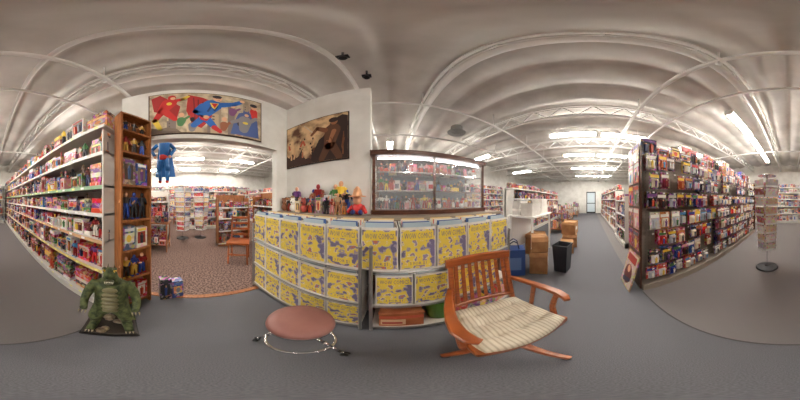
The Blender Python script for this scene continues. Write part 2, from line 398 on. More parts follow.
for (u,w,h,c) in ((.0,.3,.36,rgb(226,220,210)),(.7,.26,.34,rgb(176,70,60)),(1.5,.4,.38,rgb(220,214,206))):
    m.box(u+w*.48,u+w*.52,.42,.43,0,.12,rgb(80,80,80)); m.box(u,u+w,.415,.425,.1,.1+h,c,0); m.box(u+.03,u+w-.03,.412,.415,.1+h*.6,.1+h*.9,rgb(150,50,44)); m.ell(u+w/2,.1+h*.32,w*.25,h*.2,.413,rgb(60,60,90))
m.build('signs',[M_attr],parent=rack)
m=MB(); m.M=frame(1.90,-.585,0,180)
def comic(m,u,z,w,h,c,y=0):
    m.box(u,u+w,y,y+.006,z,z+h,c,1); m.box(u+.01,u+w-.01,y-.002,y,z+h*.78,z+h*.95,random.choice(PAL),0)
    m.cap((u+w*.5,z+h*.2),(u+w*.5,z+h*.5),w*.14,w*.2,y-.002,random.choice(PAL)); m.ell(u+w*.5,z+h*.63,w*.12,h*.09,y-.003,SKIN)
for z in (.62,.92,1.22,1.52,1.8):
    for u in (.03,.25): comic(m,u,z,.19,.27,random.choice(PAL+DARK))
m.build('comic_book_wall_display',[M_attr,M_print])
m=MB(); m.M=frame(1.80,-.44,0,180)@Matrix.Rotation(math.radians(-14),4,'X')
m.box(0,.40,.0,.012,.0,.58,rgb(150,120,90),1); m.box(.02,.38,-.003,0,.02,.56,rgb(200,186,166),1); m.box(.05,.35,-.005,-.003,.42,.53,rgb(160,50,40)); m.ell(.2,.22,.13,.16,-.006,rgb(110,50,44)); m.ell(.2,.31,.05,.06,-.007,SKIN); m.cap((.12,.1),(.3,.16),.04,.03,-.007,rgb(60,60,80))
m.build('leaning_poster',[M_attr,M_print])

# ------------------------------------------------------------ counter rack
m=MB()
for x0,x1 in ((-1.46,-.19),(-.12,1.07)):
    for x in (x0,x1):
        for y in (.792,1.098): m.cyl((x,y,0),(x,y,1.10 if y>1 else .98),.012,n=8,mat=0)
        m.sph((x,.792,.985),.016,8,5,mat=0)
    for z in (.07,.43,.80):
        m.box(x0,x1,.80,1.09,z-.010,z-.001,mat=1); 
        m.cyl((x0,.79,z-.006),(x1,.79,z-.006),.006,n=6,mat=0); m.cyl((x0,.79,z-.024),(x1,.79,z-.024),.003,n=6,mat=0)
m.build('wire_shelf_rack',[mat_plain('wire_grey',rgb(150,148,146),.3,.7),M_shelf],smooth=False)
BW,BH,BD=.240,.335,.27
cb=MB(); t=.006
cb.box(-BW/2,BW/2,0,t,0,BH-.015,mat=0); cb.box(-BW/2,BW/2,BD-t,BD,0,BH-.015,mat=0)
cb.box(-BW/2,-BW/2+t,t,BD-t,0,BH-.015,mat=0); cb.box(BW/2-t,BW/2,t,BD-t,0,BH-.015,mat=0); cb.box(-BW/2,BW/2,0,BD,0,.006,mat=0)
cb.box(-BW/2+.009,BW/2-.009,-.002,0,.012,BH-.032,mat=1)
cb.box(-BW/2+.018,BW/2-.018,-.003,-.002,.232,.292,mat=4); cb.box(-BW/2+.05,BW/2-.05,-.003,-.002,.035,.07,mat=4)
yy=.02
while yy<BD-.02:
    h=BH-.03+U(0,.045); cb.box(-BW/2+.02+U(0,.01),BW/2-.02-U(0,.01),yy,yy+.006,.01,h,random.choice(LITE+[rgb(230,226,218)]*6),3); yy+=.0125
def text_mesh(body,size,x,z,w):
    cu=bpy.data.curves.new('t','FONT'); cu.body=body; cu.size=size; cu.align_x='CENTER'; cu.resolution_u=1
    ob=bpy.data.objects.new('t',cu); sc.collection.objects.link(ob); dg=bpy.context.evaluated_depsgraph_get(); dg.update()
    me=ob.evaluated_get(dg).to_mesh()
    vs=[(v.co.x,-.0038,v.co.y) for v in me.vertices]; xs=[v[0] for v in vs]; sx=w/(max(xs)-min(xs))
    out=([(v[0]*sx+x,v[1],v[2]+z) for v in vs],[tuple(p.vertices) for p in me.polygons])
    ob.evaluated_get(dg).to_mesh_clear(); bpy.data.objects.remove(ob); return out
try:
    for body,size,z,w in (('WOW COMICS',.055,.243,.185),('3 FOR $1',.035,.042,.11)):
        v,f=text_mesh(body,size,0,z,w); cb.add(v,f,(1,1,1),2)
except Exception as ex: print('text fail',ex)
cbo=cb.build('comic_storage_box',[M_boxw,M_label,M_ink,M_attr,M_band]); cbme=cbo.data
first=True
def put_box(x,y,z,rz=0):
    global first
    if first: o=cbo; first=False
    else: o=bpy.data.objects.new('comic_storage_box',cbme); sc.collection.objects.link(o)
    o.location=(x,y,z); o.rotation_euler=(0,0,rz)
for k in range(10): put_box(-1.325+k*.2515,.808,.8,U(-.008,.008))
for k in range(5): put_box(-1.325+k*.2515,.808,.43,U(-.008,.008))
for k in range(4): put_box(.028+k*.2515,.808,.43,U(-.008,.008))
for k in range(5): put_box(-1.325+k*.2515,.808,.07,U(-.008,.008))
m=MB(); m.box(-.07,.22,.81,1.06,.07,.30,mat=0); m.box(-.07,.22,.806,.81,.21,.25,rgb(200,90,60),1); m.box(-.06,.1,.805,.81,.10,.19,rgb(220,190,150),1); m.box(-.05,.08,.803,.806,.12,.15,rgb(170,50,40),1); m.box(-.075,.225,.80,.83,.285,.305,mat=0)
m.build('cardboard_carton',[mat_noise('brown_carton',rgb(160,90,54),rgb(190,116,74),8,.8),M_attr])
m=MB(); m.lathe([(.09,0),(.115,.27),(.122,.27),(.122,.285),(.11,.285),(.10,.25)],(.37,.935,.07),n=24); m.build('green_bin',[mat_plain('green_plastic',rgb(90,140,50),.4)],smooth=False)
m=MB(); m.M=frame(.52,.815,.07,0)
u=0
while u<.48: w=U(.03,.07); m.box(u,u+w,0,.2,0,U(.2,.28),random.choice(LITE+PAL),1); u+=w+.003
m.build('magazine_stack',[M_attr,M_print])
m=MB(); m.box(-1.355,-.2,1.115,1.295,0,1.12); m.box(-1.355,-.2,1.11,1.298,1.12,1.15,mat=1); m.box(-.2,1.3,1.115,1.85,0,1.12); m.box(-.2,1.32,1.11,1.87,1.12,1.15,mat=1)
m.build('sales_counter',[M_dwood,mat_plain('counter_top',rgb(150,136,120),.4)])
# counter clutter
m=MB(); CP=DARK+[rgb(170,120,84),rgb(200,160,120),rgb(120,84,60)]+PAL
for (y0,hm,base) in ((.135,1.5,.0),(.05,.95,.0)):
    m.M=frame(-1.34,1.13+y0,1.152,0)
    u=0
    while u<.88:
        k=R()
        if k<.55: h=U(.15,.24)*hm; figure(m,u+.05,.0,0,h,CP); u+=.065
        elif k<.75: w=U(.07,.12); toybox(m,u+w/2,-.02,0,w,.04,U(.1,.2)*hm,CP+LITE); u+=w+.003
        else:
            w=U(.08,.12); c=random.choice(CP); m.sph((u+w/2,.0,.05),(w/2,.035,.05),10,6,c); m.sph((u+w/2,-.01,.125),(w/3,.03,.045),10,6,c); m.sph((u+w/2-w*.2,-.01,.165),.014,6,4,c); m.sph((u+w/2+w*.2,-.01,.165),.014,6,4,c); m.sph((u+w/2,-.036,.12),.012,6,4,rgb(40,30,30)); u+=w*.9
m.build('counter_collectibles',[M_attr,M_print])
m=MB(); tan=rgb(215,160,120)
m.sph((-.31,1.20,1.215),(.065,.055,.06),12,8,rgb(190,40,36)); m.sph((-.31,1.18,1.30),(.045,.042,.05),12,8,SKIN); m.lathe([(.085,0),(.085,.008),(.05,.014),(.035,.07),(.01,.10)],(-.31,1.18,1.33),n=16,col=tan)
for k in (-1,1): m.cyl((-.31+k*.05,1.19,1.24),(-.31+k*.09,1.15,1.18),.02,.017,8,rgb(190,40,36)); m.cyl((-.31+k*.03,1.17,1.19),(-.31+k*.045,1.135,1.178),.024,.02,8,rgb(40,50,110))
m.build('plush_doll',[M_attr],smooth=True)

# ------------------------------------------------------------ display case
cx0,cx1,cy0,cy1,cz0,cz1=-.18,1.16,1.28,1.72,1.152,1.82
m=MB()
m.box(cx0-.02,cx1+.02,cy0-.02,cy1,cz1-.05,cz1,mat=0); m.box(cx0-.01,cx1+.01,cy0-.01,cy1,cz0,cz0+.045,mat=0)
m.box(cx0-.02,cx1+.028,cy0-.028,cy1,cz1-.012,cz1+.006,mat=0)
for x in (cx0,cx1-.03): 
    for y in (cy0,cy1-.03): m.box(x,x+.03,y,y+.03,cz0,cz1-.02,mat=0)
m.box(.455,.48,cy0,cy0+.02,cz0+.04,cz1-.04,mat=1)
m.box(cx0+.03,cx1-.03,cy1-.02,cy1-.01,cz0+.04,cz1-.05,mat=2)
for z in (1.40,1.60): m.box(cx0+.03,cx1-.03,cy0+.04,cy1-.03,z-.008,z,mat=3); m.box(cx0+.03,cx1-.03,cy0+.036,cy0+.042,z-.012,z+.002,mat=1)
m.cyl((cx0+.05,cy0+.06,cz1-.065),(cx1-.05,cy0+.06,cz1-.065),.009,n=6,mat=4)
o=m.build('glass_display_case',[M_dwood,M_chrome,mat_plain('case_back',rgb(104,120,134),.3),M_glass,mat_plain('case_tube',(1,1,1),.5,emit=9)])
gm=MB(); gm.box(cx0+.03,cx1-.03,cy0+.004,cy0+.008,cz0+.045,cz1-.05); gm.box(cx0+.006,cx0+.010,cy0+.03,cy1-.03,cz0+.045,cz1-.05); gm.box(cx1-.010,cx1-.006,cy0+.03,cy1-.03,cz0+.045,cz1-.05)
gm.build('glass_panes',[M_glass],parent=o)
g=MB(); g.M=frame(cx0+.04,cy0+.08,0,0); CC=DARK+PAL+PAL+LITE[:3]
for z in (1.199,1.402,1.602):
    for yb in (0,.14):
        u=0
        while u<1.2:
            k=R()
            if k<.62: figure(g,u+.04,.06+yb,z,U(.12,.16),CC); u+=.06
            elif k<.75:
                w=U(.06,.1); g.obox((u+w/2,.08+yb,z+.065),(w,.01,.12),0,random.choice(LITE),1,rx=-.2); g.box(u+w*.2,u+w*.8,.056+yb,.060+yb,z+.03,z+.08,random.choice(CC)); u+=w+.006
            elif k<.9: g.sph((u+.035,.05+yb,z+.03),(.032,.032,.03),8,6,random.choice(CC)); g.sph((u+.035,.045+yb,z+.075),(.022,.022,.022),8,6,random.choice(CC)); u+=.075
            else: w=U(.05,.1); g.box(u,u+w,.02+yb,.08+yb,z,z+U(.04,.13),random.choice(CC),1); u+=w+.008
g.build('collectibles',[M_attr,M_print],parent=o)
m=MB(); m.box(.25,.5,1.45,1.6,1.828,1.85,rgb(150,60,50)); m.box(.3,.45,1.42,1.55,1.85,1.868,rgb(90,110,80)); m.box(.6,.72,1.4,1.5,1.828,1.86,rgb(200,190,170))
m.build('book_stack',[M_attr])

# ------------------------------------------------------------ mural
m=MB(); m.M=frame(-1.352,-.44,2.09,90)
Wm,Hm=1.27,.70
BG=mat_noise('mural_paper',rgb(150,132,110),rgb(216,198,166),9,.7)
m.box(-.015,Wm+.015,-.008,.004,-.015,Hm+.015,rgb(70,50,40),0)
m.box(0,Wm,-.012,-.008,0,Hm,(1,1,1),1)
blue=rgb(40,100,176); red=rgb(196,44,40); sk=rgb(224,174,138); blk=rgb(40,34,38); yel=rgb(232,200,76); dbl=rgb(70,90,144); grn=rgb(80,128,80); gry=rgb(134,130,132)
L1,L2,L3,L4,L5=-.014,-.016,-.018,-.020,-.022
for k in range(18):
    u=U(.02,1.15); h=U(.15,.6); m.poly([(u,0),(u+.08,0),(u+.08,h),(u,h)],-.0125-.00007*k,random.choice([rgb(160,142,120),rgb(190,166,134),rgb(128,114,106),rgb(206,186,150)]))
    for q in range(3): m.box(u+.02,u+.035,-.0139,-.0125,h-.05-q*.05,h-.03-q*.05,rgb(90,80,76))
m.poly([(.02,.62),(.12,.68),(.34,.42),(.30,.2),(.16,.30),(.05,.36)],L1,rgb(160,40,38))
m.cap((.15,.36),(.22,.50),.06,.085,L2,red); m.ell(.25,.60,.045,.055,L3,red); m.ell(.26,.585,.028,.03,L4,sk)
m.cap((.20,.50),(.36,.56),.03,.025,L3,red); m.cap((.36,.56),(.42,.62),.026,.02,L3,yel); m.cap((.15,.36),(.06,.2),.05,.03,L2,red); m.cap((.06,.2),(.12,.06),.035,.025,L2,yel); m.cap((.17,.34),(.28,.2),.05,.03,L3,red)
m.ell(.22,.48,.03,.03,L4,yel)
for (u,z_,c,c2) in ((.34,.18,grn,sk),(.46,.10,gry,blk),(.80,.14,rgb(150,90,60),sk),(.90,.40,rgb(120,70,110),sk),(.98,.10,rgb(176,120,60),blk)):
    m.cap((u,z_-.06),(u+.01,z_),.035,.05,L1-.0005,c); m.ell(u+.01,z_+.09,.03,.038,L2+.0008,c2); m.cap((u+.03,z_),(u+.09,z_+.06),.018,.015,L2+.0006,c)
m.poly([(.42,.66),(.58,.60),(.72,.5),(.66,.2),(.56,.06),(.46,.12),(.40,.34)],L1-.001,rgb(176,44,40))
for q in range(3): m.poly([(.47+q*.05,.6-q*.04),(.485+q*.05,.6-q*.04),(.50+q*.03,.14),(.49+q*.03,.14)],L1-.0015,rgb(120,28,30))
m.cap((.60,.30),(.68,.46),.07,.105,L2-.0003,blue); m.ell(.735,.60,.05,.062,L3,sk); m.ell(.73,.635,.053,.034,L4,blk); m.cap((.58,.44),(.50,.32),.045,.035,L3,blue); m.cap((.50,.32),(.60,.24),.035,.03,L3,blue); m.ell(.61,.235,.032,.03,L4,sk)
m.cap((.63,.34),(.66,.42),.012,.012,L3-.0003,rgb(30,60,110)); m.cap((.70,.36),(.73,.44),.012,.012,L3-.0003,rgb(30,60,110))
for q in (-1,1): m.ell(.742+q*.018,.602,.006,.006,L5,blk)
m.box(.728,.76,-.0225,-.022,.565,.57,rgb(140,60,50))
m.cap((.78,.48),(.92,.53),.045,.035,L3,blue); m.cap((.92,.53),(1.0,.60),.035,.03,L3,blue); m.ell(1.02,.62,.032,.03,L4,sk)
m.poly([(.65,.50),(.75,.50),(.72,.42),(.70,.38),(.67,.42)],L4,yel); m.poly([(.665,.49),(.735,.49),(.70,.40)],L5,red)
m.poly([(.53,.27),(.66,.25),(.62,.17),(.55,.19)],L3,red); m.cap((.58,.22),(.48,.1),.045,.035,L2-.0003,blue); m.cap((.62,.2),(.72,.06),.05,.03,L2-.0003,blue); m.cap((.70,.08),(.76,.03),.035,.025,L3,red)
m.poly([(.88,.02),(1.24,.02),(1.22,.30),(1.10,.44),(.98,.38),(.92,.2)],L1-.001,dbl)
m.cap((1.04,.12),(1.06,.26),.06,.085,L2-.0003,gry); m.ell(1.07,.38,.045,.055,L3,dbl); m.ell(1.075,.36,.028,.026,L4,sk); m.ell(1.06,.22,.035,.02,L4,yel)
m.poly([(1.03,.40),(1.04,.47),(1.055,.42)],L4,dbl); m.poly([(1.09,.42),(1.105,.47),(1.11,.40)],L4,dbl)
m.cap((1.0,.26),(.90,.2),.03,.025,L3,gry); m.cap((1.12,.26),(1.2,.34),.03,.025,L3,gry)
m.ell(1.17,.55,.04,.05,L3,sk); m.ell(1.165,.585,.05,.035,L4,blk); m.cap((1.17,.47),(1.18,.36),.05,.04,L2,red)
m.poly([(.0,.0),(.35,.0),(.30,.05),(.2,.08),(.1,.06),(0,.1)],L2,rgb(120,104,90))
m.build('superhero_mural',[M_flat,BG])

# ------------------------------------------------------------ dark poster
m=MB(); m.M=frame(-1.34,1.292,1.77,0); Wp,Hp=.90,.66
m.box(-.012,Wp+.012,-.006,.004,-.012,Hp+.012,rgb(40,28,22),0); m.box(0,Wp,-.010,-.006,0,Hp,(1,1,1),1)
d=rgb(48,30,24); br=rgb(124,76,46); tn=rgb(210,168,124); 
m.poly([(.4,.0),(.9,.0),(.9,.60),(.84,.63),(.78,.60),(.70,.54),(.66,.44),(.60,.34),(.54,.30),(.48,.18),(.44,.1)],L1+.002,d)
m.cap((.68,.2),(.72,.4),.07,.10,L2,rgb(92,56,36)); m.ell(.74,.53,.045,.05,L3,rgb(150,98,64)); m.ell(.735,.56,.06,.04,L4,d); m.cap((.63,.42),(.52,.48),.035,.028,L3,br); m.cap((.52,.48),(.44,.40),.026,.02,L3,br); m.cap((.45,.44),(.32,.60),.006,.004,L4,rgb(200,190,170))
m.cap((.66,.18),(.58,.03),.05,.04,L2,rgb(92,56,36)); m.cap((.72,.18),(.80,.03),.05,.04,L2,rgb(92,56,36)); m.cap((.69,.24),(.74,.38),.02,.03,L4,rgb(160,106,70))
m.poly([(0,0),(.46,0),(.40,.08),(.34,.07),(.28,.16),(.18,.12),(.1,.2),(.05,.14),(0,.18)],L1,rgb(64,38,30))
for k in range(12):
    u=U(.05,.46);z=U(.06,.28); m.cap((u,z),(u+U(-.04,.04),z+.06),.016,.012,L2-.0002*k,random.choice([tn,rgb(180,110,76),rgb(186,84,54),d,br])); m.ell(u,z+.09,.012,.016,L3,random.choice([tn,d]))
for k in range(6): u=U(.5,.86); m.cap((u,U(.02,.3)),(u+U(-.03,.03),U(.1,.4)),.008,.004,L4-.001,random.choice([br,rgb(150,96,60)]))
m.build('fantasy_poster',[M_flat,mat_noise('poster_smoke',rgb(96,54,34),rgb(222,188,142),6,.5,lo=.4,hi=.62,detail=8)])

# ------------------------------------------------------------ spinner racks
def spinner(name,x,y,h,z0,w,pal,side=5):
    m=MB()
    m.lathe([(.19,0),(.20,.01),(.18,.03),(.04,.045),(.03,.06)],(x,y,0),n=28,mat=0)
    m.cyl((x,y,.05),(x,y,h),.014,n=8,mat=1)
    rows=int((h-z0)/.155)
    for i in range(rows):
        z=z0+i*.155; k=.72+.28*i/max(1,rows-1)
        for j in range(side):
            T=Matrix.Translation((x,y,z))@Matrix.Rotation(2*pi*j/side,4,'Z'); m.M=T
            rr=w*k*.5
            m.obox((0,-rr,.07),(w*.62*k,.006,.135),0,random.choice(pal),3,rx=.2)
            m.obox((0,-rr-.012,.02),(w*.64*k,.004,.03),0,(.8,.8,.8),2)
            m.cyl((0,0,.01),(0,-rr,.01),.003,n=4,mat=1); m.M=Matrix.Identity(4)
    m.lathe([(w*.45,0),(w*.45,.01)],(x,y,h),n=20,mat=1)
    m.build(name,[M_dark,M_chrome,M_attr,M_print])
spinner('spinner_card_rack',.40,-2.2,1.72,.42,.36,[rgb(225,220,210),rgb(240,238,232),rgb(205,198,190),rgb(220,196,164),rgb(180,180,186),rgb(150,90,80)])
spinner('spinner_card_rack',-4.2,-.25,1.75,.3,.5,LITE)
spinner('spinner_card_rack',-4.3,.35,1.75,.3,.5,LITE)

# ------------------------------------------------------------ stool
S=empty('swivel_stool',(-.392,.462,.01))
m=MB(); k_=.9
m.lathe([(.0,.405),(.165*k_,.405),(.178*k_,.415),(.184*k_,.435),(.180*k_,.455),(.165*k_,.470),(.12*k_,.477),(.0,.478)],n=48); m.build('seat',[mat_noise('mauve_vinyl',rgb(130,88,82),rgb(146,100,92),5,.45)],smooth=True,parent=S)
m=MB(); m.lathe([(.10,.385),(.150,.385),(.157,.393),(.157,.41),(.10,.41)],n=40)
m.cyl((0,0,.14),(0,0,.39),.018,n=16); m.cyl((0,0,.16),(0,0,.26),.03,n=16)
m.torus((0,0,.15),.165,.009,n=48)
for a in (-2,108,217):
    a=math.radians(a); c,s_=math.cos(a),math.sin(a)
    P=[(c*.02,s_*.02,.255),(c*.08,s_*.08,.25),(c*.13,s_*.13,.21),(c*.165,s_*.165,.15),(c*.205,s_*.205,.06),(c*.22,s_*.22,.045)]
    for i in range(len(P)-1): m.cyl(P[i],P[i+1],.0105,n=10); m.sph(P[i+1],.0105,8,6)
m.build('chrome_base',[M_chrome],smooth=True,parent=S)
m=MB()
for a in (-2,108,217):
    a=math.radians(a); c,s_=math.cos(a),math.sin(a); x,y=c*.225,s_*.225
    for k in (-1,1): m.cyl((x-s_*.006*k,y+c*.006*k,.008),(x-s_*.018*k,y+c*.018*k,.008),.018,n=14)
    m.cyl((x,y,.02),(x,y,.05),.011,n=8)
m.build('casters',[M_dark],parent=S)

# ------------------------------------------------------------ armchair (faces local -y)
C=empty('wooden_swivel_armchair',(.478,.366,0),(0,0,math.radians(-16)))
m=MB(); LA=(6,96,186,276)
for a in LA:
    a=math.radians(a); c,s_=math.cos(a),math.sin(a)
    m.sweep([(c*.02,s_*.02,.15),(c*.08,s_*.08,.15),(c*.17,s_*.17,.115),(c*.25,s_*.25,.07),(c*.30,s_*.30,.045)],[.055,.052,.046,.042,.038],[.06,.055,.045,.038,.034])
m.cyl((0,0,.11),(0,0,.19),.045,n=20)
m.build('star_base',[M_wood],parent=C)
m=MB(); m.cyl((0,0,.18),(0,0,.38),.02,n=14); m.cyl((0,0,.34),(0,0,.39),.06,n=14); m.box(-.09,.09,-.12,.12,.375,.392)
for a in LA:
    a=math.radians(a); m.sph((math.cos(a)*.29,math.sin(a)*.29,.014),(.02,.02,.014),10,6)
m.build('metal_post',[M_dark],parent=C)
m=MB()
SW,SF,SB=.235,.195,.225
m.box(-SW,SW,-SF,-SF+.045,.39,.44); m.box(-SW,SW,SB-.045,SB,.39,.44); m.box(-SW,-SW+.045,-SF,SB,.388,.438); m.box(SW-.045,SW,-SF,SB,.388,.438); m.box(-SW+.03,SW-.03,-SF+.03,SB-.03,.40,.425)
m.build('seat_frame',[M_wood],parent=C,bevel=.008)
m=MB()
def by(z): return .205+(z-.42)*.20
for k in (-1,1):
    m.sweep([(k*.205,by(z),z) for z in (.40,.55,.70,.84)],.032,.038,side=(1,0,0))
def curve(z,h,th,wd):
    pts=[]
    for i in range(13):
        t=-1+2*i/12; pts.append((t*wd,by(z)+.03*(1-t*t),z+.012*(1-t*t)))
    m.sweep(pts,th,h)
curve(.862,.065,.026,.235); curve(.50,.035,.022,.20)
for i in range(8):
    t=-1+2*(i+.5)/8; x=t*.195
    m.sweep([(x,by(z)+.03*(1-t*t)*1.0,z) for z in (.49,.6,.72,.84)],.026,.012,side=(1,0,0))
for k in (-1,1):
    A=[(k*.212,by(.66)+.01,.655),(k*.240,.16,.662),(k*.258,.06,.665),(k*.266,-.04,.665),(k*.262,-.12,.662),(k*.245,-.175,.655),(k*.225,-.195,.648)]
    m.sweep(A,[.035,.042,.046,.05,.054,.05,.035],.026)
    m.sweep([(k*.248,-.12,.652),(k*.252,-.10,.58),(k*.248,-.09,.50),(k*.244,-.105,.40)],[.034,.032,.034,.04],.030,side=(0,1,0))
    m.sweep([(k*.248,.05,.652),(k*.246,.06,.55),(k*.242,.07,.40)],.03,.022,side=(0,1,0))
m.build('back_and_arms',[M_wood],parent=C)
me=bpy.data.meshes.new('cushion'); vs=[];fs=[];n=40
def cz(u,v):
    e=max(0,(1-abs(u)**5)*(1-abs(v)**5))**.5
    tuft=0
    for tv in (-.5,0,.5): tuft+=.008*math.exp(-((v-tv)/.05)**2)
    for tu in (-.5,0,.5):
        for tv in (-.5,0,.5): tuft+=.018*math.exp(-((u-tu)**2+(v-tv)**2)/.010)
    return e*(.052-tuft+.004*math.sin(9*u+5*v))
for i in range(n+1):
    for j in range(n+1):
        u=-1+2*i/n; v=-1+2*j/n; k=1-.06*(u*u*v*v)
        vs.append((u*.224*k,v*.212*k+.006,.450+cz(u,v)))
for i in range(n):
    for j in range(n): a=i*(n+1)+j; fs.append((a,a+n+1,a+n+2,a+1))
bd=[i*(n+1) for i in range(n+1)]+[n*(n+1)+j for j in range(1,n+1)]+[i*(n+1)+n for i in range(n-1,-1,-1)]+[j for j in range(n-1,0,-1)]
o0=len(vs); vs+=[(vs[b_][0]*.98,vs[b_][1]*.98,.438) for b_ in bd]; q=len(bd)
for i in range(q): fs.append((bd[(i+1)%q],bd[i],o0+i,o0+(i+1)%q))
fs.append(tuple(range(o0,o0+q)))
me.from_pydata(vs,[],fs); me.polygons.foreach_set('use_smooth',[True]*len(fs))
Mc,nt,b=new_mat('striped_cream_fabric'); N=nt.nodes;L=nt.links
tc=N.new('ShaderNodeTexCoord'); w=N.new('ShaderNodeTexWave'); w.bands_direction='X'; w.inputs['Scale'].default_value=15; w.inputs['Distortion'].default_value=1.8; w.inputs['Detail'].default_value=1
r=N.new('ShaderNodeValToRGB'); r.color_ramp.elements[0].position=.05; r.color_ramp.elements[1].position=.6; r.color_ramp.elements[0].color=(*rgb(182,170,148),1); r.color_ramp.elements[1].color=(*rgb(212,202,182),1)
L.new(tc.outputs['Object'],w.inputs['Vector']); L.new(w.outputs['Fac'],r.inputs[0]); L.new(r.outputs[0],b.inputs['Base Color']); b.inputs['Roughness'].default_value=.9
me.materials.append(Mc); o=bpy.data.objects.new('cushion',me); sc.collection.objects.link(o); o.parent=C

# ------------------------------------------------------------ green monster statue
T=empty('green_monster_statue',(-.70,-.50,0),(0,0,math.radians(120))); T.scale=(.92,.92,1.17)
green=mat_noise('monster_skin',rgb(44,54,32),rgb(96,104,62),26,.7,bump=1.0)
m=MB(); m.box(-.19,.19,-.16,.16,0,.022,rgb(30,27,25)); m.box(-.18,.18,-.15,.15,.022,.04,rgb(60,52,46))
for k in range(9): m.sph((U(-.14,.14),U(-.12,.12),.04),(U(.03,.06),U(.03,.05),U(.015,.03)),8,5,random.choice([rgb(110,96,76),rgb(84,74,62),rgb(130,116,94)]))
m.build('base',[M_attr],parent=T)
vs=[(0,.03,.33),(0,.01,.42),(0,.0,.50),(0,-.01,.57),(0,-.035,.63),(0,-.065,.675),(0,-.115,.66)]
rad=[.105,.110,.105,.075,.055,.056,.036]
ed=[(i,i+1) for i in range(6)]
t0=len(vs); vs+=[(0,.10,.24),(.03,.15,.15),(.09,.15,.09),(.15,.10,.075),(.18,.03,.07)]; rad+=[.075,.055,.04,.028,.014]; ed+=[(0,t0)]+[(t0+i,t0+i+1) for i in range(4)]
for k in (-1,1):
    b0=len(vs)
    vs+=[(k*.075,.02,.27),(k*.115,-.05,.20),(k*.11,.015,.11),(k*.115,-.0,.075),(k*.125,-.075,.062)]; rad+=[.075,.062,.044,.044,.036]
    ed+=[(0,b0),(b0,b0+1),(b0+1,b0+2),(b0+2,b0+3),(b0+3,b0+4)]
    b1=len(vs)
    vs+=[(k*.125,-.0,.535),(k*.175,-.02,.455),(k*.185,-.07,.40),(k*.165,-.12,.385)]; rad+=[.05,.042,.034,.03]
    ed+=[(2,b1),(b1,b1+1),(b1+1,b1+2),(b1+2,b1+3)]
    for (dx,dz) in ((-.022,.008),(.0,-.01),(.022,.008)):
        vs.append((k*.165+dx,-.155,.375+dz)); rad.append(.010); ed.append((b1+3,len(vs)-1))
    for dx in (-.022,0,.022):
        vs.append((k*.13+dx,-.12,.050)); rad.append(.012); ed.append((b0+4,len(vs)-1))
me=bpy.data.meshes.new('body'); me.from_pydata(vs,ed,[]); me.materials.append(green)
o=bpy.data.objects.new('body',me); sc.collection.objects.link(o); o.parent=T
sk_=o.modifiers.new('s','SKIN'); sk_.use_smooth_shade=True
for i,v in enumerate(me.skin_vertices[0].data): v.radius=(rad[i],rad[i]); v.use_root=(i==0)
o.modifiers.new('sub','SUBSURF').levels=2; o.modifiers['sub'].render_levels=2
m=MB(); pl=rgb(74,76,50); tn2=rgb(112,106,74)
for i,(y,z,s_) in enumerate(((.04,.66,.025),(.075,.60,.04),(.105,.53,.055),(.12,.45,.065),(.135,.37,.055),(.165,.29,.04),(.19,.22,.028))):
    for dx in (-.025,.025):
        m.add([(dx-.006,y-.03,z-s_*.6),(dx+.006,y-.03,z-s_*.6),(dx,y+s_*.9,z+s_*1.1),(dx-.006,y-.04,z+s_*.7),(dx+.006,y-.04,z+s_*.7)],[(0,1,2),(3,2,4),(0,2,3),(1,4,2),(0,3,4,1)],pl)
for i in range(6): m.sph((0,-.080-.008*math.sin(i*.6),.32+i*.042),(.065-.003*abs(i-2),.022,.024),12,6,tn2)
for k in (-1,1):
    m.sph((k*.036,-.105,.705),(.010,.012,.010),8,6,rgb(230,190,70)); m.sph((k*.038,-.116,.705),(.004,.004,.006),6,4,rgb(15,15,15)); m.sph((k*.034,-.10,.718),(.018,.02,.006),8,5,pl)
    for dx in (-.022,0,.022): m.cyl((k*.13+dx,-.13,.052),(k*.13+dx,-.155,.043),.008,.001,6,rgb(160,150,120)); m.cyl((k*.165+dx,-.165,.373),(k*.165+dx,-.19,.362),.006,.001,6,rgb(160,150,120))
m.sph((0,-.125,.632),(.034,.034,.014),12,6,pl)
for i in range(6): m.cyl((-.025+i*.01,-.148,.645),(-.025+i*.01,-.152,.632),.004,.001,5,rgb(215,210,190))
m.build('spines_and_face',[M_attr],parent=T)

# ------------------------------------------------------------ hanging blue hero
m=MB(); bl=rgb(40,110,180)
x,y,z=-1.70,-.36,1.76
m.cyl((x,y,z+.15),(x,y+.02,z+.36),.055,.085,10,bl); m.sph((x,y,z+.45),(.045,.045,.055),10,8,SKIN); m.sph((x-.01,y,z+.47),(.05,.05,.045),10,8,rgb(30,26,30))
m.cyl((x,y,z+.10),(x,y,z+.17),.06,.058,10,rgb(180,40,36))
for k in (-1,1):
    m.cyl((x,y+k*.035,z+.12),(x,y+k*.055,z-.06),.042,.03,8,bl); m.cyl((x,y+k*.055,z-.06),(x-.03,y+k*.05,z-.2),.032,.022,8,bl); m.sph((x-.01,y+k*.05,z-.21),(.045,.024,.02),8,6,rgb(180,40,36))
    m.cyl((x,y+k*.09,z+.34),(x+.03,y+k*.16,z+.25),.028,.024,8,bl); m.cyl((x+.03,y+k*.16,z+.25),(x+.06,y+k*.10,z+.14),.024,.02,8,bl); m.sph((x+.06,y+k*.1,z+.13),.022,8,6,SKIN)
m.add([(x-.06,y-.08,z+.36),(x-.06,y+.08,z+.36),(x-.14,y+.15,z-.12),(x-.14,y-.15,z-.12)],[(0,1,2,3)],bl)
m.cyl((x,y,z+.5),(x,y,3.48),.002,n=4,col=(.1,.1,.1))
m.build('hanging_superhero_figure',[M_attr],smooth=True)

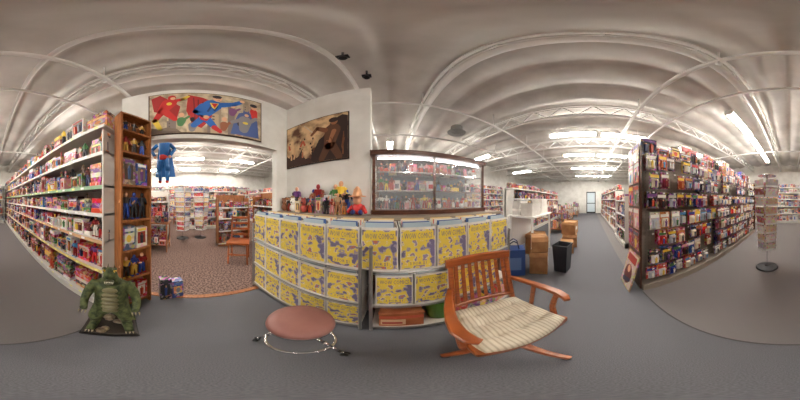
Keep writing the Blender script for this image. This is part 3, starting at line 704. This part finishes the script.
# ------------------------------------------------------------ background fixtures
bg=[.15,.55,.95,1.35,1.7]
gondola('toy_shelving_unit',2.4,.4,bg,1.75,frame(-5.6,-.2,0,90),LITE+PAL+DARK,'mix')
gondola('toy_shelving_unit',2.6,.4,bg,1.75,frame(-5.2,-3.8,0,90),PAL+DARK,'mix')
gondola('toy_shelving_unit',9,.4,bg+[2.1],2.15,frame(-8.7,-4.5,0,90),LITE+PAL+DARK,'far')
gondola('toy_shelving_unit',3.0,.4,bg,1.75,frame(-7.4,3.6,0,0),PAL+DARK,'mix')
gondola('wooden_bookcase',1.3,.35,[.1,.45,.8,1.15],1.5,frame(-3.3,1.75,0,0),DARK+PAL,'mix',ms=M_wood2)
gondola('wooden_bookcase',.9,.35,[.1,.45,.8,1.1],1.45,frame(-3.3,.75,0,90),DARK+PAL,'mix',ms=M_wood2)
gondola('toy_shelving_unit',1.2,.35,[.15,.5,.9,1.25],1.6,frame(-4.0,-1.9,0,90),PAL+DARK,'mix')
def table_display(x,y,w,d,h,rz,pal):
    s=MB(); s.M=frame(x,y,0,rz); s.box(0,w,0,d,h-.03,h)
    for a in (.03,w-.06):
        for b_ in (.03,d-.06): s.box(a,a+.03,b_,b_+.03,0,h-.03)
    s.box(.04,w-.04,.05,d-.04,.16,.18)
    g=MB(); g.M=frame(x,y,0,rz)
    for z0 in (h,.181):
        u=.03
        while u<w-.18:
            ww=U(.08,.16)
            if R()<.4: figure(g,u+.05,.08,z0,U(.18,.3),pal)
            else: toybox(g,u+ww/2,.04,z0,ww,.12,U(.1,.28),pal)
            g.box(u,u+ww,d*.5,d*.5+.12,z0,z0+U(.15,.38),random.choice(pal),1); u+=ww+.01
    o=s.build('display_table',[M_wood2]); g.build('merchandise',[M_attr,M_print],parent=o)
table_display(-4.6,1.0,1.2,.5,.75,60,PAL+DARK)
table_display(-2.9,-1.6,1.1,.5,.75,90,PAL+DARK)
table_display(-6.6,-.9,1.2,.5,.8,90,PAL+DARK)
table_display(4.6,1.0,1.3,.55,.8,0,PAL+DARK)
table_display(7.2,1.1,1.3,.55,.8,0,PAL+LITE)
table_display(9.6,.9,1.3,.55,.8,0,PAL+DARK)
m=MB(); m.M=frame(-2.35,.95,0,60)
for (a,b_) in ((-.18,-.18),(.18,-.18)): m.sweep([(a,b_,0),(a*.94,b_,.45)],.03,.03,side=(1,0,0))
for a in (-.18,.18): m.sweep([(a,.2,0),(a,.18,.45),(a,.25,.95)],.03,.035,side=(1,0,0))
m.box(-.21,.21,-.21,.2,.44,.47)
for z in (.55,.67,.79,.91): m.box(-.18,.18,.19+(z-.45)*.14,.21+(z-.45)*.14,z-.025,z+.025)
m.box(-.17,.17,-.185,-.17,.2,.23); m.build('ladderback_chair',[M_wood])
gondola('stock_shelving',8,.4,bg+[2.0],2.1,frame(-1.3,5.4,0,0),LITE+PAL+DARK,'far')
gondola('stock_shelving',6.0,.4,bg,1.75,frame(3.4,2.3,0,0),PAL+DARK,'mix')
gondola('toy_shelving_unit',6.5,.4,bg,1.75,frame(11.3,-.95,0,180),PAL+DARK,'mix')
gondola('toy_shelving_unit',1.2,.4,[.15,.5,.9,1.3],1.5,frame(4.3,-.85,0,180),PAL+DARK,'mix')
gondola('book_shelving',5.5,.4,bg+[2.0],2.1,frame(4.7,-7.0,0,180),LITE+PAL[:3]+[rgb(60,90,140)],'far')
gondola('toy_shelving_unit',4.4,.4,bg,1.85,frame(2.9,-1.4,0,-90),PAL,'mix')
m=MB()
for x in (-.17,.0): m.box(x,x+.02,2.4,2.42,0,2.1)
for k in range(14): m.box(-.17,.02,2.4,2.42,.1+k*.145,.112+k*.145)
for k in range(6): m.box(-.17+.03*k,-.165+.03*k,2.405,2.41,0,2.1)
m.build('wire_grid_panel',[M_white])
m=MB(); m.box(2.1,3.2,1.0,1.6,.95,.985)
for x in (2.13,3.14): 
    for y in (1.03,1.54): m.box(x,x+.035,y,y+.035,0,.95)
m.box(2.15,3.15,1.52,1.54,.2,.95); m.build('work_table',[M_white])
m=MB()
for (x,y,z,w,d,h) in ((2.15,1.05,.986,.4,.25,.13),(2.15,1.05,1.117,.38,.25,.12),(2.7,1.08,.986,.42,.25,.2),(2.72,1.08,1.187,.35,.25,.14),(2.2,1.34,.986,.3,.2,.3)):
    m.box(x,x+w,y,y+d,z,z+h); m.box(x-.006,x+w+.006,y-.006,y+d+.006,z+h-.04,z+h)
m.build('white_file_box',[M_boxw])
def carton(x,y,z,w,d,h,rz=0,mat=M_card,name='cardboard_box'):
    m=MB(); t=.006
    m.box(-w/2,w/2,-d/2,d/2,0,t)
    for sx in (-1,1): m.box(sx*w/2-t*(sx>0),sx*w/2+t*(sx<0),-d/2,d/2,0,h); m.obox((sx*(w/2+.02),0,h-.03),(.08,d,t),0,ry=sx*1.1)
    for sy in (-1,1): m.box(-w/2,w/2,sy*d/2-t*(sy>0),sy*d/2+t*(sy<0),0,h)
    m.box(-w/2+t,w/2-t,-d/2+t,d/2-t,h*.96,h*.97); m.box(-w*.2,w*.2,-d/2-.002,-d/2,h*.35,h*.6,mat=1)
    m.build(name,[mat,M_boxw],loc=(x,y,z),rot=(0,0,rz))
carton(1.98,.83,0,.34,.28,.42,.3); carton(1.99,.84,.425,.28,.26,.26,.5)
carton(3.5,.55,0,.42,.38,.36,.1); carton(3.5,.55,.365,.40,.36,.34,-.1); carton(3.0,.55,0,.3,.3,.3,.2); carton(2.75,1.25,0,.4,.36,.5,.1)
m=MB()
m.lathe([(0,0),(.15,0),(.18,.50),(.192,.50),(.192,.53),(.175,.53),(.16,.44),(0,.44)],n=4); m.build('waste_bin',[mat_plain('black_plastic',rgb(36,37,44),.4)],loc=(2.1,.46,0),rot=(0,0,.6))
m=MB(); m.box(-.17,.17,-.12,.12,.0,.50,rgb(44,74,136)); m.box(-.11,.11,-.123,-.12,.12,.36,rgb(100,130,180))
for yk in (-.07,.07):
    P=[(-.08,yk,.50),(-.06,yk,.60),(0,yk,.64),(.06,yk,.60),(.08,yk,.50)]
    for i in range(4): m.cyl(P[i],P[i+1],.01,n=6,col=rgb(30,40,80))
m.build('blue_tote_bag',[M_attr],loc=(1.68,1.15,0),rot=(0,0,-.9))
m=MB(); ox,oy=1.85,2.0
m.obox((ox,oy,.5),(.46,.44,.08),.4); m.obox((ox+.05,oy+.22,.85),(.42,.07,.5),.4); m.cyl((ox,oy,.1),(ox,oy,.47),.025)
for k in range(5): a=k*2*pi/5; m.cyl((ox,oy,.1),(ox+.28*math.cos(a),oy+.28*math.sin(a),.06),.02); m.sph((ox+.28*math.cos(a),oy+.28*math.sin(a),.03),.03,8,6)
m.build('office_chair',[mat_plain('black_fabric',rgb(34,34,38),.8)],bevel=.02)
m=MB(); wm=mat_plain('door_glass',(.5,.58,.62),.2,emit=.12)
a,b_,c,d_=-.55,.35,0.01,2.1
m.box(XE-.06,XE-.01,a,b_,c,d_,mat=0); m.box(XE-.07,XE-.06,a+.08,b_-.08,.15,d_-.1,mat=1); m.box(XE-.08,XE-.06,a,b_,.95,1.02,mat=0)
m.build('door_1',[M_dark,wm])

# ------------------------------------------------------------ world + camera
w=bpy.data.worlds.new('w'); sc.world=w; w.use_nodes=True; w.node_tree.nodes['Background'].inputs[0].default_value=(.8,.85,.9,1); w.node_tree.nodes['Background'].inputs[1].default_value=.5
cam=bpy.data.cameras.new('camera'); co=bpy.data.objects.new('camera',cam); sc.collection.objects.link(co); sc.camera=co
co.location=(0,0,1.3); co.rotation_euler=(pi/2,0,math.radians(-4.5))
cam.type='PANO'
try: cam.cycles.panorama_type='EQUIRECTANGULAR'
except Exception as ex: print('cyc',ex)
try: cam.panorama_type='EQUIRECTANGULAR'
except Exception as ex: print('nat',ex)
cam.clip_start=.02; cam.clip_end=100
try:
    sc.view_settings.view_transform='Standard'; sc.view_settings.exposure=.5
except Exception as ex: print(ex)
print('done',len(bpy.data.objects))
